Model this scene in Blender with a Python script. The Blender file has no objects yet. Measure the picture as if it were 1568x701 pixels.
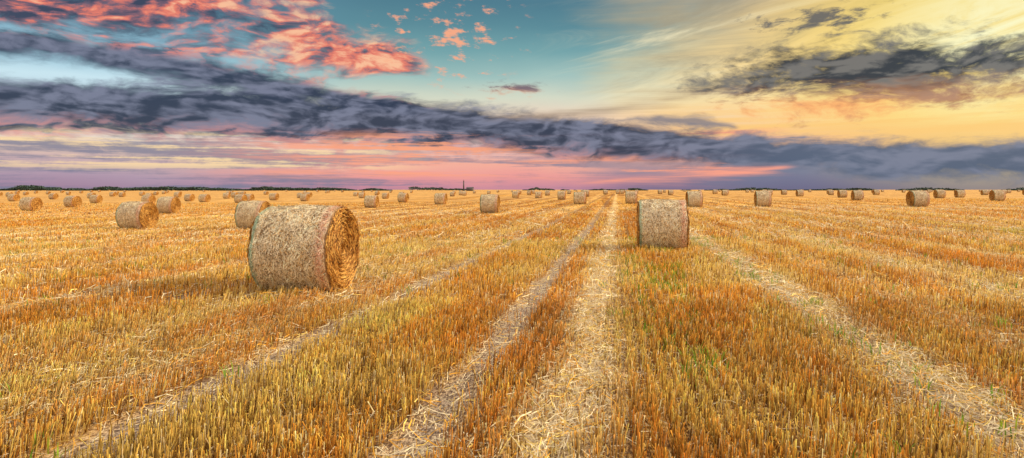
import bpy, math, numpy as np
from mathutils import Vector
rng=np.random.default_rng(7)
scene=bpy.context.scene
scene.view_settings.view_transform='Standard'
scene.view_settings.look='None'
scene.view_settings.exposure=0
YAW=math.radians(9.12)
FX,FY=-math.sin(YAW),math.cos(YAW)      # camera heading on the ground
RX,RY=math.cos(YAW),math.sin(YAW)       # right of heading
CAMH=1.62
# ---------------------------------------------------------------- camera
cam=bpy.data.cameras.new("camera"); co=bpy.data.objects.new("camera",cam)
scene.collection.objects.link(co); scene.camera=co
co.location=(0,0,CAMH); co.rotation_euler=(math.radians(90),0,YAW)
cam.sensor_width=36; cam.lens=36*1003/1568; cam.shift_y=-0.0385; cam.clip_end=20000; cam.clip_start=0.05

def lin(c):
    return tuple((x/12.92 if x<=0.04045 else ((x+0.055)/1.055)**2.4) for x in c)
# ---------------------------------------------------------------- numpy noise
def hsh(ix,iy,s):
    n=(ix.astype(np.int64)*374761393+iy.astype(np.int64)*668265263+s*974634777)&0x7fffffff
    n=((n^(n>>13))*1274126177)&0x7fffffff
    n=(n^(n>>16))&0xffff
    return n/65535.0
def vn(x,y,s=0):
    x=np.asarray(x,float);y=np.asarray(y,float)
    ix=np.floor(x);iy=np.floor(y);fx=x-ix;fy=y-iy
    fx=fx*fx*(3-2*fx);fy=fy*fy*(3-2*fy)
    a=hsh(ix,iy,s);b=hsh(ix+1,iy,s);c=hsh(ix,iy+1,s);d=hsh(ix+1,iy+1,s)
    return (a*(1-fx)+b*fx)*(1-fy)+(c*(1-fx)+d*fx)*fy
def fbm(x,y,s=0,o=4):
    t=0;a=.5;n=0
    for i in range(o):
        t=t+a*vn(x*2**i,y*2**i,s+i*17);n+=a;a*=.55
    return t/n
def sst(x,a,b):
    t=np.clip((x-a)/(b-a),0,1);return t*t*(3-2*t)
def terrain(X,Y):
    X=np.asarray(X,float);Y=np.asarray(Y,float)
    lat=X*RX+Y*RY; z=X*FX+Y*FY
    s=sst(z,12,34)*(1-sst(z,200,600))
    return s*(-0.14+0.34*np.tanh(lat/26.0)) + 0.02*(fbm(X*.25,Y*.12,3,2)-.5)
# ---------------------------------------------------------------- bands across the field (run along +Y)
TR=[(-3.25,.20,1.1),(-1.24,.20,1.05),(2.5,.2,.7),(-6.5,.16,.9),(-9.3,.2,.8),(-12.4,.25,.9),(-15.5,.25,.8),(4.55,.15,.5),(7.2,.25,.9),(10.6,.25,.8),(13.6,.25,.9),(17,.3,.8),(-19,.3,.8),(-23,.3,.8),(21,.3,.8),(25,.3,.8)]
PA=[(-0.30,.27,1.),(2.62,.36,.85),(-5.1,.6,.3),(-4.0,.35,.35),(4.0,.3,.3),(5.9,.7,.45),(8.9,.5,.45),(12,.8,.5),(-7.9,.4,.45),(-10.8,.5,.4),(-13.9,.8,.5),(-17.2,.8,.5),(15.6,.8,.5),(19,.9,.5),(23,.9,.5),(-21,.9,.5),(-25,1,.5),(-29,1.,.5),(28,1,.5),(33,1,.5)]
def wob(X,Y):
    return X+0.10*(fbm(X*.3+5,Y*.45,11,3)-.5)*2
def track(X,Y):
    W=wob(X,Y);t=0
    for c,w,a in TR: t=t+a*np.exp(-((W-c)/w)**2)
    return np.clip(t*(.55+.9*fbm(X*1.5,Y*.9,21,3)),0,1)
def pale(X,Y):
    W=wob(X,Y);t=0
    for c,w,a in PA: t=t+a*np.exp(-((W-c)/w)**2)
    return np.clip(t*(.3+1.4*fbm(X*1.6,Y*.8,31,3)),0,1)

def mk(name,V,Q,col=None,mats=(),smooth=False,vpf=4):
    me=bpy.data.meshes.new(name)
    V=np.asarray(V,np.float32).reshape(-1,3);Q=np.asarray(Q,np.int32).reshape(-1,vpf)
    me.vertices.add(len(V));me.vertices.foreach_set('co',V.ravel())
    me.loops.add(Q.size);me.loops.foreach_set('vertex_index',Q.ravel())
    me.polygons.add(len(Q));me.polygons.foreach_set('loop_start',np.arange(0,Q.size,vpf,dtype=np.int32))
    if smooth: me.polygons.foreach_set('use_smooth',np.ones(len(Q),bool))
    if col is not None:
        ca=me.color_attributes.new('Col','FLOAT_COLOR','POINT')
        c=np.ones((len(V),4),np.float32);c[:,:3]=np.clip(col,0,1);ca.data.foreach_set('color',c.ravel())
    me.update(calc_edges=True);me.validate()
    for m in mats: me.materials.append(m)
    return me
def ob(name,me):
    o=bpy.data.objects.new(name,me);scene.collection.objects.link(o);return o

# ---------------------------------------------------------------- materials
def base_mat(name):
    m=bpy.data.materials.new(name);m.use_nodes=True
    nt=m.node_tree;nt.nodes.clear();return m,nt
def straw_mat(name,transl=0.3,nscale=40,bump=0.0,tint=None):
    m,nt=base_mat(name);N=nt.nodes;L=nt.links
    out=N.new('ShaderNodeOutputMaterial')
    at=N.new('ShaderNodeVertexColor');at.layer_name='Col'
    tc=N.new('ShaderNodeTexCoord')
    no=N.new('ShaderNodeTexNoise');no.inputs['Scale'].default_value=nscale;no.inputs['Detail'].default_value=2
    L.new(tc.outputs['Object'],no.inputs['Vector'])
    mr=N.new('ShaderNodeMapRange');mr.inputs[1].default_value=.3;mr.inputs[2].default_value=.7;mr.inputs[3].default_value=.65;mr.inputs[4].default_value=1.25
    L.new(no.outputs['Fac'],mr.inputs[0])
    mx=N.new('ShaderNodeMix');mx.data_type='RGBA';mx.blend_type='MULTIPLY';mx.inputs[0].default_value=1
    L.new(at.outputs['Color'],mx.inputs[6]);L.new(mr.outputs[0],mx.inputs[7])
    b=N.new('ShaderNodeBsdfPrincipled');b.inputs['Roughness'].default_value=.62;b.inputs['Specular IOR Level'].default_value=.2
    L.new(mx.outputs[2],b.inputs['Base Color'])
    if bump>0:
        bp=N.new('ShaderNodeBump');bp.inputs['Strength'].default_value=bump;bp.inputs['Distance'].default_value=.02
        L.new(no.outputs['Fac'],bp.inputs['Height']);L.new(bp.outputs[0],b.inputs['Normal'])
    if transl>0:
        t=N.new('ShaderNodeBsdfTranslucent');L.new(mx.outputs[2],t.inputs['Color'])
        ms=N.new('ShaderNodeMixShader');ms.inputs[0].default_value=transl
        L.new(b.outputs[0],ms.inputs[1]);L.new(t.outputs[0],ms.inputs[2]);L.new(ms.outputs[0],out.inputs[0])
    else: L.new(b.outputs[0],out.inputs[0])
    return m
M_stub=straw_mat('stubble_straw',.32,25)
M_lit=straw_mat('loose_straw',.15,30)
M_weed=straw_mat('weed_leaf',.30,25)
M_bale=straw_mat('bale_straw',.0,55,.8)
M_bstr=straw_mat('bale_strand',.0,60)
M_tree=straw_mat('tree_leaf',.0,.2)

# ---------------------------------------------------------------- expression helper
class G:
    def __init__(s,nt): s.nt=nt;s.N=nt.nodes;s.L=nt.links
    def m(s,op,*a,clamp=False):
        n=s.N.new('ShaderNodeMath');n.operation=op;n.use_clamp=clamp
        for i,x in enumerate(a): s.put(x,n.inputs[i])
        return X(s,n.outputs[0])
    def put(s,x,inp):
        if isinstance(x,X): s.L.new(x.o,inp)
        else: inp.default_value=x
    def ss(s,x,lo,hi,a=0.,b=1.):
        n=s.N.new('ShaderNodeMapRange');n.interpolation_type='SMOOTHSTEP'
        for i,v in enumerate((x,lo,hi,a,b)): s.put(v,n.inputs[i])
        return X(s,n.outputs[0])
    def vec(s,x,y,z=0.):
        n=s.N.new('ShaderNodeCombineXYZ')
        for i,v in enumerate((x,y,z)): s.put(v,n.inputs[i])
        return X(s,n.outputs[0])
    def noise(s,x,y,z=0.,detail=6.,rough=.55,dist=0.):
        n=s.N.new('ShaderNodeTexNoise');n.noise_dimensions='2D';n.inputs['Scale'].default_value=1
        n.inputs['Detail'].default_value=detail;n.inputs['Roughness'].default_value=rough;n.inputs['Distortion'].default_value=dist
        s.L.new(s.vec(x+z*3.17,y+z*1.31,0.).o,n.inputs['Vector']);return X(s,n.outputs['Fac'])
    def mix(s,f,a,b,bt='MIX'):
        n=s.N.new('ShaderNodeMix');n.data_type='RGBA';n.blend_type=bt;n.clamp_factor=True
        s.put(f,n.inputs[0])
        for v,i in ((a,6),(b,7)):
            if isinstance(v,X): s.L.new(v.o,n.inputs[i])
            else: n.inputs[i].default_value=(*v[:3],1)
        return X(s,n.outputs[2])
    def ramp(s,f,pts):
        n=s.N.new('ShaderNodeValToRGB');cr=n.color_ramp
        while len(cr.elements)>1: cr.elements.remove(cr.elements[-1])
        cr.elements[0].position=pts[0][0];cr.elements[0].color=(*pts[0][1],1)
        for p,c in pts[1:]:
            e=cr.elements.new(p);e.color=(*c,1)
        s.put(f,n.inputs[0]);return X(s,n.outputs[0])
    def curve(s,f,pts):
        n=s.N.new('ShaderNodeFloatCurve');c=n.mapping.curves[0]
        pts=sorted(pts)
        c.points[0].location=pts[0];c.points[1].location=pts[-1]
        for p in pts[1:-1]: c.points.new(*p)
        for p in c.points: p.handle_type='AUTO_CLAMPED'
        n.mapping.extend='HORIZONTAL';n.mapping.update()
        s.put(f,n.inputs['Value']);return X(s,n.outputs[0])
class X:
    def __init__(s,g,o): s.g=g;s.o=o
    def __add__(s,b): return s.g.m('ADD',s,b)
    __radd__=__add__
    def __sub__(s,b): return s.g.m('SUBTRACT',s,b)
    def __rsub__(s,b): return s.g.m('SUBTRACT',b,s)
    def __mul__(s,b): return s.g.m('MULTIPLY',s,b)
    __rmul__=__mul__
    def __truediv__(s,b): return s.g.m('DIVIDE',s,b)
    def abs(s): return s.g.m('ABSOLUTE',s)

# ---------------------------------------------------------------- sky
SUN_AZ=math.radians(70); SUN_EL=math.radians(25)
w=bpy.data.worlds.new("World");scene.world=w;w.use_nodes=True
nt=w.node_tree;nt.nodes.clear();g=G(nt)
tc=nt.nodes.new('ShaderNodeTexCoord');sp=nt.nodes.new('ShaderNodeSeparateXYZ')
nt.links.new(tc.outputs['Generated'],sp.inputs[0])
dx,dy,dz=[X(g,sp.outputs[i]) for i in range(3)]
lat=dx*RX+dy*RY; fw=dx*FX+dy*FY
DEG=180/math.pi
A=g.m('ARCTAN2',lat,fw)*DEG
E=g.m('ARCSINE',dz)*DEG
def P(px,py):
    x=(px-784)/1003.;return math.degrees(math.atan(x)),math.degrees(math.atan2((290-py)/1003.,math.hypot(1,x)))
T=g.m('DIVIDE',A+50.,100.,clamp=True)
def cl(pts): # centre line: az/el control points -> elevation (deg)
    return g.curve(T,[((P(x,y)[0]+50)/100,(P(x,y)[1]+5)/30) for x,y in pts])*30.-5.
def hw(pts): # half thickness
    return g.curve(T,[((P(x,200)[0]+50)/100,h*0.0571*math.cos(math.radians(P(x,200)[0]))/5) for x,h in pts])*5.
wn=g.noise(A*.10,E*.30,1.3,3.,.5); wn2=g.noise(A*.10,E*.3,7.7,3.,.5)
Aw=A+(wn2-.5)*5.; Ew=E+(wn-.5)*1.6
nA=g.noise(Aw*.15,Ew*.50,3.1,8.,.62)      # puffy
nC=g.noise(Aw*.20,Ew*.60,3.1,3.,.55)
nC2=g.noise(Aw*.20+.10,Ew*.60-.16,3.1,3.,.55)  # same field, shifted toward the glow -> relief
nB=g.noise(Aw*.5,Ew*1.35,9.1,7.,.66)      # fine
nS=g.noise(A*.035,E*.85,5.5,8.,.68)      # streaks
nS2=g.noise(A*.040+E*.05,E*1.15,15.5,8.,.68)
rel=(nC-nC2)*3.
def rp(col,pts): # pixel-row -> elevation ramp  (column azimuth)
    f=g.m('DIVIDE',E+(wn-.5)*1.0,40.,clamp=True)
    return g.ramp(f,[(max(0,P(col,y)[1]/40),lin(c)) for y,c in pts])
left=rp(150,[(290,(.64,.52,.62)),(268,(.70,.60,.68)),(245,(.82,.70,.70)),(225,(.96,.83,.72)),(205,(.92,.88,.83)),(150,(.76,.84,.89)),(118,(.80,.91,.95)),(95,(.64,.80,.87)),(0,(.38,.58,.67)),(-250,(.55,.62,.72))])
mid=rp(784,[(290,(.76,.53,.62)),(270,(.94,.62,.60)),(248,(.97,.70,.62)),(225,(.87,.74,.74)),(180,(.94,.84,.75)),(150,(.84,.86,.78)),(118,(.64,.77,.75)),(80,(.46,.65,.67)),(40,(.36,.55,.60)),(0,(.31,.49,.56)),(-250,(.55,.62,.72))])
right=rp(1350,[(290,(.43,.42,.54)),(260,(.48,.50,.60)),(228,(.82,.63,.58)),(205,(.97,.73,.60)),(180,(1,.83,.61)),(140,(1,.89,.64)),(100,(1,.87,.60)),(50,(.95,.83,.58)),(0,(.86,.75,.54)),(-250,(.6,.62,.66))])
c=g.mix(g.ss(A,-30.,-10.),left,mid)
fr=g.ss(A+E*-.3+(wn2-.5)*12.+(nS-.5)*8.,0.,20.)
c=g.mix(fr,c,right)
# thin high cirrus in the right half, fanned from the glow
ci=g.noise((A*.9+E*.5)*.07,(E-A*.22)*.42,21.,8.,.66,.5)
c=g.mix(g.ss(ci,.48,.80)*g.ss(A,0.,14.)*g.ss(E,6.,9.)*.7,c,lin((1,.95,.78)))
c=g.mix(g.ss(ci,.54,.26)*g.ss(A,3.,16.)*g.ss(E,6.,9.)*.7,c,lin((.64,.60,.50)))
# sun glow
ga,ge=P(1530,60)
gl=g.m('SQRT',(A-ga)*(A-ga)*.5+(E-ge)*(E-ge)*1.1)
c=g.mix(g.ss(gl,14.,3.)*.8,c,lin((1,.87,.40)))
c=g.mix(g.ss(gl,8.,.3)*.95*g.ss(ci,.25,.55),c,lin((1,.99,.80)))
# warm golden belt under the glow
c=g.mix(g.ss(A,6.,20.)*g.ss((E-P(1300,185)[1]).abs(),3.,.2)*g.ss(nS,.32,.6)*.85,c,lin((1,.80,.47)))
# horizontal streaks low in the sky
low=g.ss(E,6.2,4.2)
c=g.mix(g.ss(nS+(nB-.5)*.2,.42,.62)*low*g.ss(A,16.,2.)*.85,c,lin((.48,.49,.59)))
c=g.mix(g.ss(nS2+(nB-.5)*.2,.46,.63)*g.ss(E,6.,4.5)*g.ss(E,.6,1.6)*g.ss(A,-30.,-14.)*g.ss(A,24.,18.)*.92,c,lin((1,.65,.52)))
c=g.mix(g.ss(nS2+(nB-.5)*.2,.53,.40)*g.ss(E,5.2,4.)*g.ss(E,1.0,2.2)*g.ss(A,-4.,-16.)*.9,c,lin((1,.87,.66)))
def band(cp,hp,amp=1.6,soft=.55,n=None,e=None):
    cc=cl(cp);hh=g.m('MAXIMUM',hw(hp),0.);n=nA*.75+nB*.25 if n is None else n;e=Ew if e is None else e
    r=(e-cc)/(hh+.15)
    return g.ss(1.-r.abs()+(n-.5)*amp*2,0.,soft)*g.ss(hh,.06,.35)*g.ss(r.abs(),3.,1.8),r
# coral lit cloud, upper left
mU,tU=band([(-100,-10),(0,-5),(200,5),(400,35),(540,80),(650,98),(900,120)],[(-100,80),(0,80),(200,78),(400,74),(540,50),(650,20),(700,0.1),(900,0.1)],1.5,1.0)
mU=mU*g.ss(A,-6.2,-9.)
lit=nB*.6+nA*.3+rel*.32+g.ss(A,-38.,-14.)*.19-.04
colU=g.mix(g.ss(lit,.36,.50),lin((.23,.25,.34)),lin((.48,.36,.42)))
colU=g.mix(g.ss(lit,.46,.62),colU,lin((.93,.49,.40)))
colU=g.mix(g.ss(lit,.58,.76),colU,lin((1,.76,.60)))
c=g.mix(mU*.96,c,colU)
# scattered coral flecks
def blob(px,py,rx,ry):
    a0,e0=P(px,py);return g.m('SQRT',((A-a0)*(A-a0))*(1/(rx*.057)**2)+((E-e0)*(E-e0))*(1/(ry*.057)**2))
nF=g.noise(A*.42+E*.2,E*1.05,36.,7.,.64)
bf=blob(690,50,110,75)
c=g.mix(g.ss(nF+g.ss(bf,1.1,.2)*.07,.58,.73)*g.ss(bf,1.3,.8)*.92,c,lin((1,.68,.52)))
c=g.mix(g.ss(1.-blob(785,135,65,14)+(nB-.5)*3.4,.1,1.3),c,g.mix(g.ss(E+(nB-.5)*2.,8.0,9.2),lin((1,.66,.46)),lin((.50,.43,.46))))
# slate bands
mP,tP=band([(-100,165),(0,160),(200,170),(400,172),(600,185),(800,205),(1000,222),(1180,236),(1350,246),(1568,246),(1700,246)],[(-100,42),(0,48),(200,48),(400,52),(600,46),(800,38),(1000,33),(1180,33),(1350,36),(1568,38),(1700,38)],.85,.55)
mQ,tQ=band([(-100,55),(0,66),(200,92),(350,118),(480,140),(620,165),(900,200)],[(-100,30),(0,28),(200,27),(350,32),(480,28),(620,12),(700,.1),(900,.1)],.9,.8)
dk=g.mix(g.ss(nA*.6+nB*.4+rel*.35,.34,.70),lin((.18,.22,.31)),lin((.47,.49,.58)))
dkr=g.mix(g.ss(nA+rel*.3,.30,.70),lin((.32,.38,.48)),lin((.47,.50,.59)))
dk2=g.mix(g.ss(A,8.,25.),dk,dkr)
pinkedge=g.ss(tP+(nB-.5)*1.,-.1,-1.0)*g.ss(nB+rel*.5,.36,.62)*g.ss(A,20.,0.)
c=g.mix(mP*.98,c,g.mix(pinkedge*.85,dk2,lin((.95,.60,.54))))
hot=g.ss(nS2+(nB-.5)*.35,.47,.60)*g.ss(blob(640,222,230,26),1.1,.2)
c=g.mix(hot*.85,c,lin((1,.66,.50)))
qe=g.ss(tQ,.2,1.0)*g.ss(nB+rel*.4,.40,.60)
c=g.mix(mQ*.98,c,g.mix(qe*.85,dk,lin((.98,.55,.44))))
# beige wisp beside the glow and the dark cloud on the right
mW,tW=band([(700,185),(850,178),(1000,158),(1130,122),(1250,90),(1400,60)],[(700,.1),(860,8),(1000,18),(1100,15),(1180,.1),(1400,.1)],1.8,1.8,nS)
c=g.mix(mW*.65,c,lin((.62,.53,.45)))
c=g.mix(g.ss(1.-blob(1290,160,160,24)+(nB-.5)*2.5,.0,1.1)*.85,c,lin((1,.68,.42)))
mR=g.ss(1.45-blob(1345,108,205,44)+(nA*.6+nB*.4-.5)*3.6,.15,1.0)
rR=(E-P(1340,108)[1])
c=g.mix(mR*.98,c,g.mix(g.ss(rR+(nB-.5)*2.,-.3,-2.2)*.5,g.mix(g.ss(nB*.6+nA*.4+rel*.4,.38,.66),lin((.16,.19,.24)),lin((.45,.44,.43))),lin((.90,.62,.42))))
c=g.mix(g.ss(1.2-blob(1250,30,90,18)+(nB-.5)*3.6,.2,1.2)*.9,c,lin((.34,.35,.38)))
# thin pink streak over horizon right of centre
mK,_=band([(850,283),(960,275),(1080,268),(1210,257),(1300,252)],[(850,.1),(930,5),(1080,13),(1190,6),(1250,.1),(1300,.1)],1.4,1.2,nS2,E+(wn-.5)*.5)
c=g.mix(mK*.95,c,lin((1,.64,.54)))
# small slate flecks right
mL,_=band([(900,190),(980,188),(1060,187),(1130,193),(1300,195)],[(900,.1),(960,5),(1070,12),(1120,6),(1150,.1),(1300,.1)],1.6,1.2)
c=g.mix(mL*.8,c,lin((.44,.45,.52)))
# unseen sky above / behind the camera, brightened evenly as added fill light
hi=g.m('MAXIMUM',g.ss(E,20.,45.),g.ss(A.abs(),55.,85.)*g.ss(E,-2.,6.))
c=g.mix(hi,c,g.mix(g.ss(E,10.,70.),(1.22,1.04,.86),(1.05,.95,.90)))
sky=nt.nodes.new('ShaderNodeTexSky');sky.sky_type='NISHITA';sky.sun_disc=False
sky.sun_elevation=SUN_EL;sky.sun_rotation=SUN_AZ
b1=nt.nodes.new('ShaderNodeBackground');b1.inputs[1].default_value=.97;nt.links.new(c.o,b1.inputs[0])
b2=nt.nodes.new('ShaderNodeBackground');b2.inputs[1].default_value=.003;nt.links.new(sky.outputs[0],b2.inputs[0])
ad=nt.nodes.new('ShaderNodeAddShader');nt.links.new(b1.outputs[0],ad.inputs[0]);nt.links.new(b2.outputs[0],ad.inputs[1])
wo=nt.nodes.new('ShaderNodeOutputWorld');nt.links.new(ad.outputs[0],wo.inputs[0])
w.cycles.sampling_method='MANUAL';w.cycles.sample_map_resolution=512
# ---------------------------------------------------------------- sun
sl=bpy.data.lights.new("sun",'SUN');sl.energy=4.6;sl.angle=math.radians(2);sl.color=(1,.84,.58)
so=bpy.data.objects.new("sun",sl);scene.collection.objects.link(so)
sd=Vector((math.sin(SUN_AZ)*math.cos(SUN_EL),math.cos(SUN_AZ)*math.cos(SUN_EL),math.sin(SUN_EL)))
so.rotation_euler=sd.to_track_quat('Z','Y').to_euler();so.location=(20,10,30)

# ---------------------------------------------------------------- ground sheet
def axis(dense,step,mx,gr):
    v=list(np.arange(0,dense,step));s=step
    while v[-1]<mx: s*=gr;v.append(v[-1]+s)
    return np.array(v)
px=axis(14,.08,7000,1.05);xs=np.concatenate([-px[:0:-1],px])
py=axis(24,.16,9000,1.06);ny=-axis(2,.5,200,1.5)[:0:-1];ys=np.concatenate([ny,py])
GX,GY=np.meshgrid(xs,ys);GX=GX.ravel();GY=GY.ravel()
tk=track(GX,GY);pl=pale(GX,GY)
far=sst(np.abs(GX),30,45)
tk=tk*(1-far);pl=pl*(1-far)+far*.3
nearm=1-sst(np.hypot(GX,GY),30,60)
GZ=terrain(GX,GY)-.03*tk*nearm+.03*(fbm(GX*4,GY*4,77,3)-.5)*nearm
nx=len(xs);ii=np.arange(len(ys)-1)[:,None]*nx+np.arange(nx-1)[None,:]
Q=np.stack([ii,ii+1,ii+nx+1,ii+nx],-1).reshape(-1,4)
gm,nt=base_mat('stubble_field_soil');g=G(nt);N=nt.nodes;L=nt.links
tc=N.new('ShaderNodeTexCoord');sp=N.new('ShaderNodeSeparateXYZ');L.new(tc.outputs['Object'],sp.inputs[0])
x,y=X(g,sp.outputs[0]),X(g,sp.outputs[1])
at=N.new('ShaderNodeVertexColor');at.layer_name='Col';s2=N.new('ShaderNodeSeparateColor');L.new(at.outputs[0],s2.inputs[0])
tkS,plS=X(g,s2.outputs[0]),X(g,s2.outputs[1])
dist=g.m('SQRT',x*x+y*y)
farS=g.ss(dist,12.,60.)
fine=g.noise(x*45.,y*18.,0.,4.,.7);med=g.noise(x*3.,y*.8,2.,4.,.6);stre=g.noise(x*.55,y*.012,4.,5.,.65);big=g.noise(x*.05,y*.03,8.,4.,.6);row=g.noise(x*7.,y*.25,14.,3.,.6)
pat=g.noise(x*.6,y*.16,18.,6.,.75)
soil=g.mix(g.ss(fine,.35,.65),(.10,.045,.015),(.32,.16,.05))
litter=g.mix(g.ss(fine,.38,.6),(.28,.125,.025),(.74,.47,.16))
near=g.mix(g.ss(med+(fine-.5)*.8,.42,.60),soil,litter)
near=g.mix(plS*.8,near,g.mix(g.ss(fine,.35,.55),(.34,.22,.11),(.82,.68,.45)))
near=g.mix(tkS*.9,near,g.mix(g.ss(fine,.38,.62),(.17,.12,.09),(.55,.44,.33)))
fc=g.mix(g.ss(stre+(med-.5)*.35+(row-.5)*.3,.42,.58),(.36,.14,.018),(.76,.39,.07))
fc=g.mix(g.ss(big+(stre-.5)*.5,.5,.7)*.5,fc,(.70,.41,.13))
fc=g.mix(g.ss(pat,.52,.36)*.85,fc,(.20,.075,.015))
fc=g.mix(g.ss(pat,.55,.68)*.6,fc,(.88,.64,.28))
fc=g.mix(plS*.65,fc,(.84,.61,.28));fc=g.mix(tkS*.75,fc,(.24,.13,.06))
col=g.mix(farS,near,fc)
# a faint green strip of regrowth far out on the right
gs=g.ss((y-27.+(med-.5)*5.).abs(),3.,.5)*g.ss(x,14.,22.)*g.ss(x,48.,38.)*g.ss(pat,.45,.6)
col=g.mix(gs*.6,col,(.30,.34,.05))
b=N.new('ShaderNodeBsdfPrincipled');b.inputs['Roughness'].default_value=.9;b.inputs['Specular IOR Level'].default_value=.1
L.new(col.o,b.inputs['Base Color'])
bp=N.new('ShaderNodeBump');bp.inputs['Strength'].default_value=.8;bp.inputs['Distance'].default_value=.03
L.new((fine+med*.8+pat*1.).o,bp.inputs['Height']);L.new(bp.outputs[0],b.inputs['Normal'])
o=N.new('ShaderNodeOutputMaterial');L.new(b.outputs[0],o.inputs[0])
ob('ground',mk('ground',np.stack([GX,GY,GZ],-1),Q,np.stack([tk,pl,tk*0],-1),[gm],True))

# ---------------------------------------------------------------- stubble
C_or=np.array([.80,.30,.025]);C_go=np.array([.96,.49,.05]);C_ye=np.array([1.,.74,.20]);C_pa=np.array([.98,.84,.54]);C_br=np.array([.24,.085,.012])
def wedge(z0,z1,dens,mg=2.0):
    n=int(dens*((.86*z1+mg)*2)*(z1-z0))
    z=rng.uniform(z0,z1,n);l=rng.uniform(-1,1,n)*(.86*z1+mg)
    k=np.abs(l)<.86*z+mg;z=z[k];l=l[k]
    return l*RX+z*FX,l*RY+z*FY,z
def scol(Xp,Yp,n):
    p=pale(Xp,Yp);q=fbm(Xp*1.1,Yp*.4,51,4);q2=fbm(Xp*.5+9,Yp*.05,61,3);q3=fbm(Xp*1.6+3,Yp*.03,66,3);r=rng.random(n)
    t=np.clip((q-.5)*2.8+.47+(q2-.5)*1.8+(q3-.5)*1.4+(r-.5)*1.0-.20*np.exp(-((Xp+2.1)/.9)**2)-.3*np.exp(-((Xp+.85)/.3)**2)+.25*np.exp(-((Xp+4.6)/1.2)**2),0,1)[:,None]
    c=np.where(t<.5,C_or+(C_go-C_or)*t*2,C_go+(C_ye-C_go)*(t*2-1))
    c=c+(C_pa-c)*np.clip(p*rng.random(n)*1.5,0,1)[:,None]
    k=rng.random(n)<.15;c[k]=C_br
    k=rng.random(n)<.10;c[k]=C_pa
    return c*(rng.uniform(.6,1.15,n)[:,None])*(.70+.65*fbm(Xp*2.2,Yp*1.2,57,3))[:,None]
def stalks(z0,z1,dens,wid,hs,rows,prism):
    Xp,Yp,z=wedge(z0,z1,dens)
    if rows: Xp=np.round(Xp/rows)*rows+rng.normal(0,rows*.18,len(Xp))
    tk=track(Xp,Yp);pa=pale(Xp,Yp)
    clump=fbm(Xp*5,Yp*4,91,3)
    keep=rng.random(len(Xp))<(1-.98*np.clip(tk*1.4,0,1))*(1-.7*pa)*np.clip(.12+1.75*(clump-.12),.1,1)
    Xp,Yp=Xp[keep],Yp[keep];pa=pa[keep];n=len(Xp)
    h=hs*rng.uniform(.45,1.2,n)*(1-.35*pa)*(.6+.8*fbm(Xp*1.5,Yp*1.0,71,3))
    Z=terrain(Xp,Yp)-.015
    wdt=wid*rng.uniform(.6,1.4,n);yaw=rng.uniform(0,6.28,n)
    tilt=np.abs(rng.normal(0,.14,n))+(rng.random(n)<.14)*rng.uniform(.2,1.0,n)
    td=rng.uniform(0,6.28,n)
    lx=np.cos(td)*tilt+.06+.25*np.exp(-((Xp+4.6)/1.2)**2);ly=np.sin(td)*tilt
    nn=np.sqrt(1+lx*lx+ly*ly);top=np.stack([Xp+lx*h/nn,Yp+ly*h/nn,Z+h/nn+.0],-1);bot=np.stack([Xp,Yp,Z],-1)
    c=scol(Xp,Yp,n)
    if prism:
        vs=[];
        for k in range(3):
            d=np.stack([np.cos(yaw+k*2.094)*wdt*.5,np.sin(yaw+k*2.094)*wdt*.5,np.zeros(n)],-1);vs.append((d))
        V=np.stack([bot+vs[0],bot+vs[1],bot+vs[2],top+vs[0],top+vs[1],top+vs[2]+np.array([0,0,.004])],1)
        i=np.arange(n)[:,None,None]*6
        Q=i+np.array([[0,1,4,3],[1,2,5,4],[2,0,3,5]])[None]
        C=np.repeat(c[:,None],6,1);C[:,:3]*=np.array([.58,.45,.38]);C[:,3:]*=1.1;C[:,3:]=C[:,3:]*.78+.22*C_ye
    else:
        d=np.stack([np.cos(yaw)*wdt*.5,np.sin(yaw)*wdt*.5,np.zeros(n)],-1)
        V=np.stack([bot-d,bot+d,top+d,top-d],1)
        Q=np.arange(n*4).reshape(n,4)
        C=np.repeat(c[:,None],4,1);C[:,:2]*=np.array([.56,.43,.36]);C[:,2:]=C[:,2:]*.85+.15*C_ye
        k=sst(Xp*RX+Yp*RY,14,20)*(1-sst(Xp,40,50))*np.exp(-((Yp-27)/2.5)**2)*(fbm(Xp*.8,Yp*.5,123,3)>.48)*.6
        C=C*(1-k[:,None,None])+np.array([.34,.40,.06])*k[:,None,None]
    return V.reshape(-1,3),Q.reshape(-1,4),C.reshape(-1,3)
def merge(parts):
    V=[];Q=[];C=[];o=0
    for v,q,c in parts: V.append(v);Q.append(q+o);C.append(c);o+=len(v)
    return np.concatenate(V),np.concatenate(Q),np.concatenate(C)
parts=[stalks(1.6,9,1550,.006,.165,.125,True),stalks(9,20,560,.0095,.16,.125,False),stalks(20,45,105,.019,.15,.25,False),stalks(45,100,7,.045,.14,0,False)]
ob('stubble',mk('stubble',*merge(parts),[M_stub]))
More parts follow.
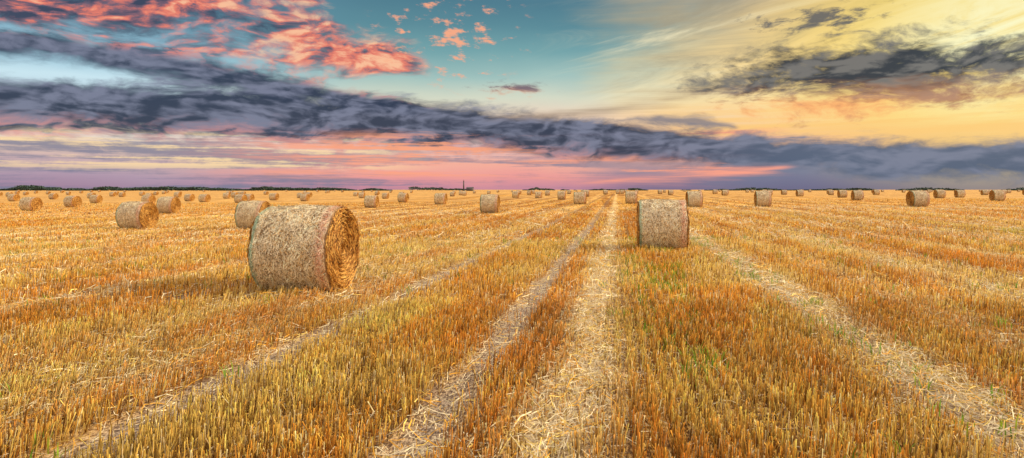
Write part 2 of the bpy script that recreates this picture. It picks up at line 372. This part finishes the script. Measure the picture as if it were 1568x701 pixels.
# loose straw lying on the soil
def litter_f(z0,z1,dens,wid,ln):
    Xp,Yp,z=wedge(z0,z1,dens)
    pa=pale(Xp,Yp);tk=track(Xp,Yp)
    keep=rng.random(len(Xp))<(.10+1.05*pa+.14*tk)*(.4+1.2*fbm(Xp*3,Yp*2,41,2))
    Xp,Yp,pa=Xp[keep],Yp[keep],pa[keep];n=len(Xp)
    L_=ln*rng.uniform(.3,1.3,n);yaw=rng.uniform(0,6.28,n)
    yaw=np.where(rng.random(n)<.45,math.pi/2+rng.normal(0,.45,n),yaw)
    el=rng.normal(.05,.16,n)
    d=np.stack([np.cos(yaw)*np.cos(el),np.sin(yaw)*np.cos(el),np.sin(el)],-1)*L_[:,None]*.5
    s=np.stack([-np.sin(yaw),np.cos(yaw),rng.normal(0,.5,n)],-1)*(wid*rng.uniform(.6,1.4,n))[:,None]*.5
    bend=rng.normal(0,.12,n)[:,None]*s/ (np.linalg.norm(s,axis=1)[:,None])*L_[:,None]
    c0=np.stack([Xp,Yp,terrain(Xp,Yp)+rng.uniform(.004,.05,n)+pa*rng.uniform(0,.06,n)+np.abs(np.sin(el))*L_*.4],-1)
    V=np.stack([c0-d-s,c0-d+s,c0+bend+s,c0+bend-s,c0+d+s,c0+d-s],1)
    Q=np.arange(n)[:,None,None]*6+np.array([[0,1,2,3],[3,2,4,5]])[None]
    r=rng.random(n)[:,None];c=np.where(r<.6,C_pa,np.where(r<.82,C_ye,C_go))*rng.uniform(.55,1.05,n)[:,None]
    return V.reshape(-1,3),Q.reshape(-1,4),np.repeat(c,6,0)
ob('loose_straw',mk('loose_straw',*merge([litter_f(1.6,9,1000,.005,.17),litter_f(9,22,260,.009,.24),litter_f(22,60,36,.02,.4)]),[M_lit]))
# green weeds
def weeds():
    Xp,Yp,z=wedge(2,22,24)
    k=(rng.random(len(Xp))<np.clip(np.exp(-((Xp-.9)/.5)**2)*1.0+.06+.25*np.exp(-((Xp-2.4)/.3)**2),0,1)*(fbm(Xp*1.3,Yp*.8,81,2)>.47))
    Xp,Yp=Xp[k],Yp[k];m=8;n=len(Xp)*m
    Xp=np.repeat(Xp,m)+rng.normal(0,.05,n);Yp=np.repeat(Yp,m)+rng.normal(0,.05,n)
    h=rng.uniform(.08,.17,n);yaw=rng.uniform(0,6.28,n);out=rng.uniform(.1,.8,n)
    b_=np.stack([Xp,Yp,terrain(Xp,Yp)],-1);dr=np.stack([np.cos(yaw),np.sin(yaw),0*yaw],-1);sd_=np.stack([-np.sin(yaw),np.cos(yaw),0*yaw],-1)*.0038
    up=np.array([0,0,1.])
    m1=b_+dr*(out*h*.35)[:,None]+up*(h*.7)[:,None];t=b_+dr*(out*h)[:,None]+up*h[:,None]
    V=np.stack([b_-sd_,b_+sd_,m1+sd_*1.3,m1-sd_*1.3,t+sd_*.2,t-sd_*.2],1)
    Q=np.arange(n)[:,None,None]*6+np.array([[0,1,2,3],[3,2,4,5]])[None]
    c=np.array([.14,.32,.03])*rng.uniform(.5,1.4,n)[:,None]+np.array([.18,.09,0])*rng.random(n)[:,None]
    return V.reshape(-1,3),Q.reshape(-1,4),np.repeat(c,6,0)
ob('green_weeds',mk('green_weeds',*weeds(),[M_weed]))

# ---------------------------------------------------------------- hay bales
RB=.70;HB=.61
def bale(name,seed,nt_,nstr,nend,sw):
    r=np.random.default_rng(seed)
    prof=[]
    for k in np.linspace(0,1,22): prof.append((-HB+.0,RB*.93*k))
    for k in np.linspace(.15,1,5): a=k*math.pi/2;prof.append((-HB+.07*(1-math.cos(a)),RB*.93+RB*.07*math.sin(a)))
    for k in np.linspace(-HB+.07,HB-.07,34)[1:-1]: prof.append((k,RB))
    prof+= [(-a,b_) for a,b_ in prof[:27][::-1]]
    prof=np.array(prof);m=len(prof)
    th=np.linspace(0,2*math.pi,nt_,endpoint=False)
    PX,TH=np.meshgrid(prof[:,0],th);PR,_=np.meshgrid(prof[:,1],th)
    def shape(x,rad,t):
        rad=np.asarray(rad,float)
        wv=(fbm(x*2.5+seed,np.cos(t)*2.2+np.sin(t)*1.7+5,seed,3)-.5)
        lump=(fbm(x*9+3,np.cos(t)*5+np.sin(t)*3+9,seed+5,3)-.5)
        s=1+.06*wv*(rad/RB)+.05*lump*(rad/RB)**2+.018*(1-(x/HB)**2)
        endm=np.clip((np.abs(x)-(HB-.08))/.08,0,1)
        ridge=np.sin((rad/.062+t/6.2832)*6.2832)*.013+(fbm(rad*14,t*2.5,seed+9,3)-.5)*.06-.04*np.exp(-(rad/.12)**2)+.02*(rad/RB)
        xx=x+np.sign(x)*endm*ridge
        R=rad*s
        yy=np.cos(t)*R*1.015;zz=np.sin(t)*R*.985
        zz=np.where(zz<-RB*.93,-RB*.93+(zz+RB*.93)*.35,zz)
        return xx,yy,zz
    x_,y_,z_=shape(PX.ravel(),PR.ravel(),TH.ravel())
    V=np.stack([x_,y_,z_],-1)
    i=np.arange(nt_)[:,None];j=np.arange(m-1)[None]
    Q=np.stack([i*m+j,((i+1)%nt_)*m+j,((i+1)%nt_)*m+j+1,i*m+j+1],-1).reshape(-1,4)
    xf=PX.ravel();rf=PR.ravel();tf=TH.ravel()
    cs=np.array([.52,.38,.20]);ce=np.array([.40,.18,.04])
    side=np.clip((rf-RB*.95)/(RB*.05),0,1)[:,None]
    layer=(.35+.65*(np.sin((rf/.062+tf/6.2832)*6.2832)*.5+.5))[:,None]
    col=ce*layer*(.7+.6*fbm(rf*30,tf*3,seed,2))[:,None]*(1-side)+cs*side*(.7+.5*fbm(xf*20,tf*12,seed,3))[:,None]
    def edge(x):
        return np.exp(-((x+HB-.035)/.022)**2),np.exp(-((x-HB+.09)/.07)**2)
    TEAL=np.array([.12,.46,.32]);RED=np.array([.85,.32,.22])
    e1,e2=edge(xf);e1=(e1*.6)[:,None]*side;e2=(e2*.4)[:,None]*side
    col=col*(1-e1)+TEAL*e1;col=col*(1-e2)+RED*e2
    # side strands
    n=nstr;x0=r.uniform(-HB,HB,n);t0=r.uniform(0,6.2832,n);ln=r.uniform(.03,.15,n)
    an=r.normal(0,.7,n);hx=np.sin(an)*ln*.5;ht=np.cos(an)*ln*.5/RB
    lift=r.uniform(.001,.018,n);wob_=sw*r.uniform(.6,1.3,n)
    def pt(x,t,lf):
        x=np.clip(x,-HB+.01,HB-.01);a,b_,c_=shape(x,np.full_like(x,RB),t)
        q=1+lf/RB;return np.stack([a,b_*q,c_*q],-1)
    wx=np.cos(an)*wob_*.5;wt=-np.sin(an)*wob_*.5/RB
    e_l=lift+(r.random(n)<.08)*r.uniform(.0,.04,n)
    V2=np.stack([pt(x0-hx-wx,t0-ht-wt,lift),pt(x0-hx+wx,t0-ht+wt,lift),pt(x0+hx+wx,t0+ht+wt,e_l),pt(x0+hx-wx,t0+ht-wt,e_l)],1)
    rr=r.random(n)[:,None]
    c2=np.where(rr<.55,np.array([1.,.86,.60]),np.where(rr<.82,np.array([.78,.54,.26]),np.array([.24,.13,.05])))*r.uniform(.75,1.08,n)[:,None]
    c2*=(.68+.7*fbm(x0*5,np.cos(t0)*4+np.sin(t0)*3+9,seed+2,3))[:,None]
    e1,e2=edge(x0);e1=(e1*.7)[:,None];e2=(e2*.55*(r.random(n)<.7))[:,None]
    c2=c2*(1-e1)+TEAL*e1;c2=c2*(1-e2)+RED*e2
    # end strands, tangential (the rolled layers)
    n2=nend*2;sg=np.where(np.arange(n2)<nend,-1.,1.)
    rad=RB*.97*np.sqrt(r.uniform(.004,1,n2));t0=r.uniform(0,6.2832,n2)
    snap=(np.round(rad/.062-.25+t0/6.2832)+.25-t0/6.2832)*.062
    rad=np.where(r.random(n2)<.7,snap+r.normal(0,.010,n2),rad);rad=np.clip(np.abs(rad),.01,RB*.98)
    ln=r.uniform(.03,.17,n2);da=np.clip(ln*.5/rad,0,1.2);an=r.normal(0,.22,n2);dr=np.sin(an)*ln*.5
    lf=r.uniform(.002,.012,n2);lf2=lf+(r.random(n2)<.2)*r.uniform(0,.035,n2);ww=sw*r.uniform(.6,1.3,n2)*.5
    def pe(rd,t,l):
        rd=np.clip(rd,.004,RB);a,b_,c_=shape(sg*HB,rd,t);return np.stack([a+sg*l,b_,c_],-1)
    V3=np.stack([pe(rad-dr-ww,t0-da,lf),pe(rad-dr+ww,t0-da,lf),pe(rad+dr+ww,t0+da,lf2),pe(rad+dr-ww,t0+da,lf2)],1)
    rr=r.random(n2)[:,None]
    c3=np.where(rr<.4,np.array([.82,.46,.11]),np.where(rr<.76,np.array([.54,.24,.045]),np.array([.17,.07,.02])))*r.uniform(.7,1.12,n2)[:,None]
    Vs=np.concatenate([V2.reshape(-1,3),V3.reshape(-1,3)]);Qs=np.arange(len(Vs)).reshape(-1,4);Cs=np.repeat(np.concatenate([c2,c3]),4,0)
    VV,QQ,CC=merge([(V,Q,col),(Vs,Qs,Cs)])
    me=mk(name,VV,QQ,CC,[M_bale,M_bstr])
    mi=np.zeros(len(me.polygons),np.int32);mi[len(Q):]=1
    me.polygons.foreach_set('material_index',mi);sm=np.zeros(len(me.polygons),bool);sm[:len(Q)]=True;me.polygons.foreach_set('use_smooth',sm)
    return me
hero=[bale('hay_bale_mesh',11,200,30000,9000,.0068),bale('hay_bale_mesh_b',23,200,26000,9000,.0095)]
lowm=[bale('hay_bale_mesh_c',35,64,2600,1100,.02),bale('hay_bale_mesh_d',47,64,2600,1100,.02)]
LIST=[(-3.37,10.75,2),(4.1,17.9,-1),(-12.4,31.5,4),(-18.7,32.7,2),(-29.6,56.5,5),(-47,64,3),(-52.3,78,-3),(-51.6,93,0),(-63.5,100,6),(-15,70,5),(-16.6,100,-4),(-8.9,82,2),(-1.7,50.5,3),(7.7,74,0),(13.5,74,-3),(16.4,59,2),(22.4,58.5,-4),(46.4,88,0),(34.7,56,3),(61.5,83,-2),(-41,99,0),(-45,112,3),(-46.5,128,0),(-37,117,2),(-57.6,117,-2),(-50.7,108,0),(8.2,108,0),(5.2,128,2),(.8,140,0),(61.5,140,4),(59,117,0),(80,117,0),(70.5,108,2),(-89,117,3),(-98,140,0),(-83,150,1),(17,150,0),(52,160,3),(-28,145,0)]
r2=np.random.default_rng(5)
placed=[(a,b_) for a,b_,_ in LIST]
tries=0
while len(placed)<175 and tries<8000:
    tries+=1
    z=150/(1-.74*r2.random());l=r2.uniform(-.86,.86)*z
    if min((a-l)**2+(b_-z)**2 for a,b_ in placed)>14**2:
        placed.append((l,z));LIST.append((l,z,r2.normal(0,6)))
for k,(l,z,rot) in enumerate(LIST):
    wx=l*RX+z*FX;wy=l*RY+z*FY
    o=ob('hay_bale',(hero if z<62 else lowm)[k%2])
    s=1.0 if z<40 else r2.uniform(.95,1.06)
    o.scale=(s*(1 if z<20 else r2.uniform(.95,1.05)),s,s)
    o.location=(wx,wy,float(terrain(wx,wy))+RB*.945*s-.015);o.rotation_euler=(0,0,math.radians(rot))

# ---------------------------------------------------------------- distant tree line
def trees(l0,l1,z,hmax,n,seed,thr):
    r=np.random.default_rng(seed)
    l=r.uniform(l0,l1,n);prof=fbm(l/60.,l*0+seed,seed,5)
    H=hmax*np.clip((prof-thr)/(1-thr)*2.0,0.0,1.3)*(.7+.6*vn(l/7.,l*0,seed+3))
    k=H>.6;l=l[k];H=H[k];n=len(l)
    zz=z+r.uniform(-20,20,n)+30*np.sin(l/300.);h=H*np.sqrt(r.random(n))
    s=r.uniform(.4,1.0,n)[:,None]
    u=r.normal(size=(n,3));u/=np.linalg.norm(u,axis=1)[:,None];v=np.cross(u,r.normal(size=(n,3)));v/=np.linalg.norm(v,axis=1)[:,None]
    c0=np.stack([l*RX+zz*FX,l*RY+zz*FY,h+.0],-1)
    V=np.stack([c0-u*s-v*s,c0+u*s-v*s,c0+u*s+v*s,c0-u*s+v*s],1).reshape(-1,3)
    c=np.array([.045,.075,.06])*r.uniform(.5,1.6,n)[:,None]
    return V,np.arange(len(V)).reshape(-1,4),np.repeat(c,4,0)
ob('distant_treeline',mk('distant_treeline',*merge([trees(-900,-180,1000,5.8,26000,1,.22),trees(-200,250,1300,4.5,7000,2,.45),trees(200,950,1100,4.2,14000,4,.38)]),[M_tree]))
# ---------------------------------------------------------------- far mast and farm shed
dm,nt=base_mat('dark_steel');N=nt.nodes;b=N.new('ShaderNodeBsdfPrincipled');b.inputs['Roughness'].default_value=.6
no=N.new('ShaderNodeTexNoise');no.inputs['Scale'].default_value=.5;rp_=N.new('ShaderNodeValToRGB');rp_.color_ramp.elements[0].color=(.05,.045,.05,1);rp_.color_ramp.elements[1].color=(.11,.09,.09,1)
nt.links.new(no.outputs['Fac'],rp_.inputs[0]);nt.links.new(rp_.outputs[0],b.inputs['Base Color']);o=N.new('ShaderNodeOutputMaterial');nt.links.new(b.outputs[0],o.inputs[0])
def box(V,Q,cx,cy,cz,sx,sy,sz,tp=1.):
    o_=len(V)
    for zz,t in((-1,1.),(1,tp)):
        for a,b_ in((-1,-1),(1,-1),(1,1),(-1,1)): V.append((cx+a*sx*t,cy+b_*sy*t,cz+zz*sz))
    for q in((0,3,2,1),(4,5,6,7),(0,1,5,4),(1,2,6,5),(2,3,7,6),(3,0,4,7)): Q.append([o_+i for i in q])
wx,wy=-59*RX+800*FX,-59*RY+800*FY
V=[];Q=[]
box(V,Q,wx,wy,.5,1.4,1.4,.5);box(V,Q,wx,wy,6.5,.75,.75,5.5,.7);box(V,Q,wx,wy,12.2,.8,.8,.18);box(V,Q,wx,wy,13.1,.15,.15,.75)
for k in range(4): box(V,Q,wx,wy,3+2.2*k,.82-.05*k,.82-.05*k,.1)
ob('radio_mast',mk('radio_mast',V,Q,None,[dm]))
V=[];Q=[]
sx_,sy_=-52*RX+810*FX,-52*RY+810*FY
box(V,Q,sx_,sy_,1.6,4,3,1.6);V+=[(sx_-4.3,sy_-3.3,3.25),(sx_+4.3,sy_-3.3,3.25),(sx_+4.3,sy_+3.3,3.25),(sx_-4.3,sy_+3.3,3.25),(sx_-4.3,sy_,4.8),(sx_+4.3,sy_,4.8)]
o_=8;Q+=[[o_,o_+1,o_+5,o_+4],[o_+2,o_+3,o_+4,o_+5]]
ob('farm_shed',mk('farm_shed',V,Q,None,[dm]))
print('bales',len(LIST))
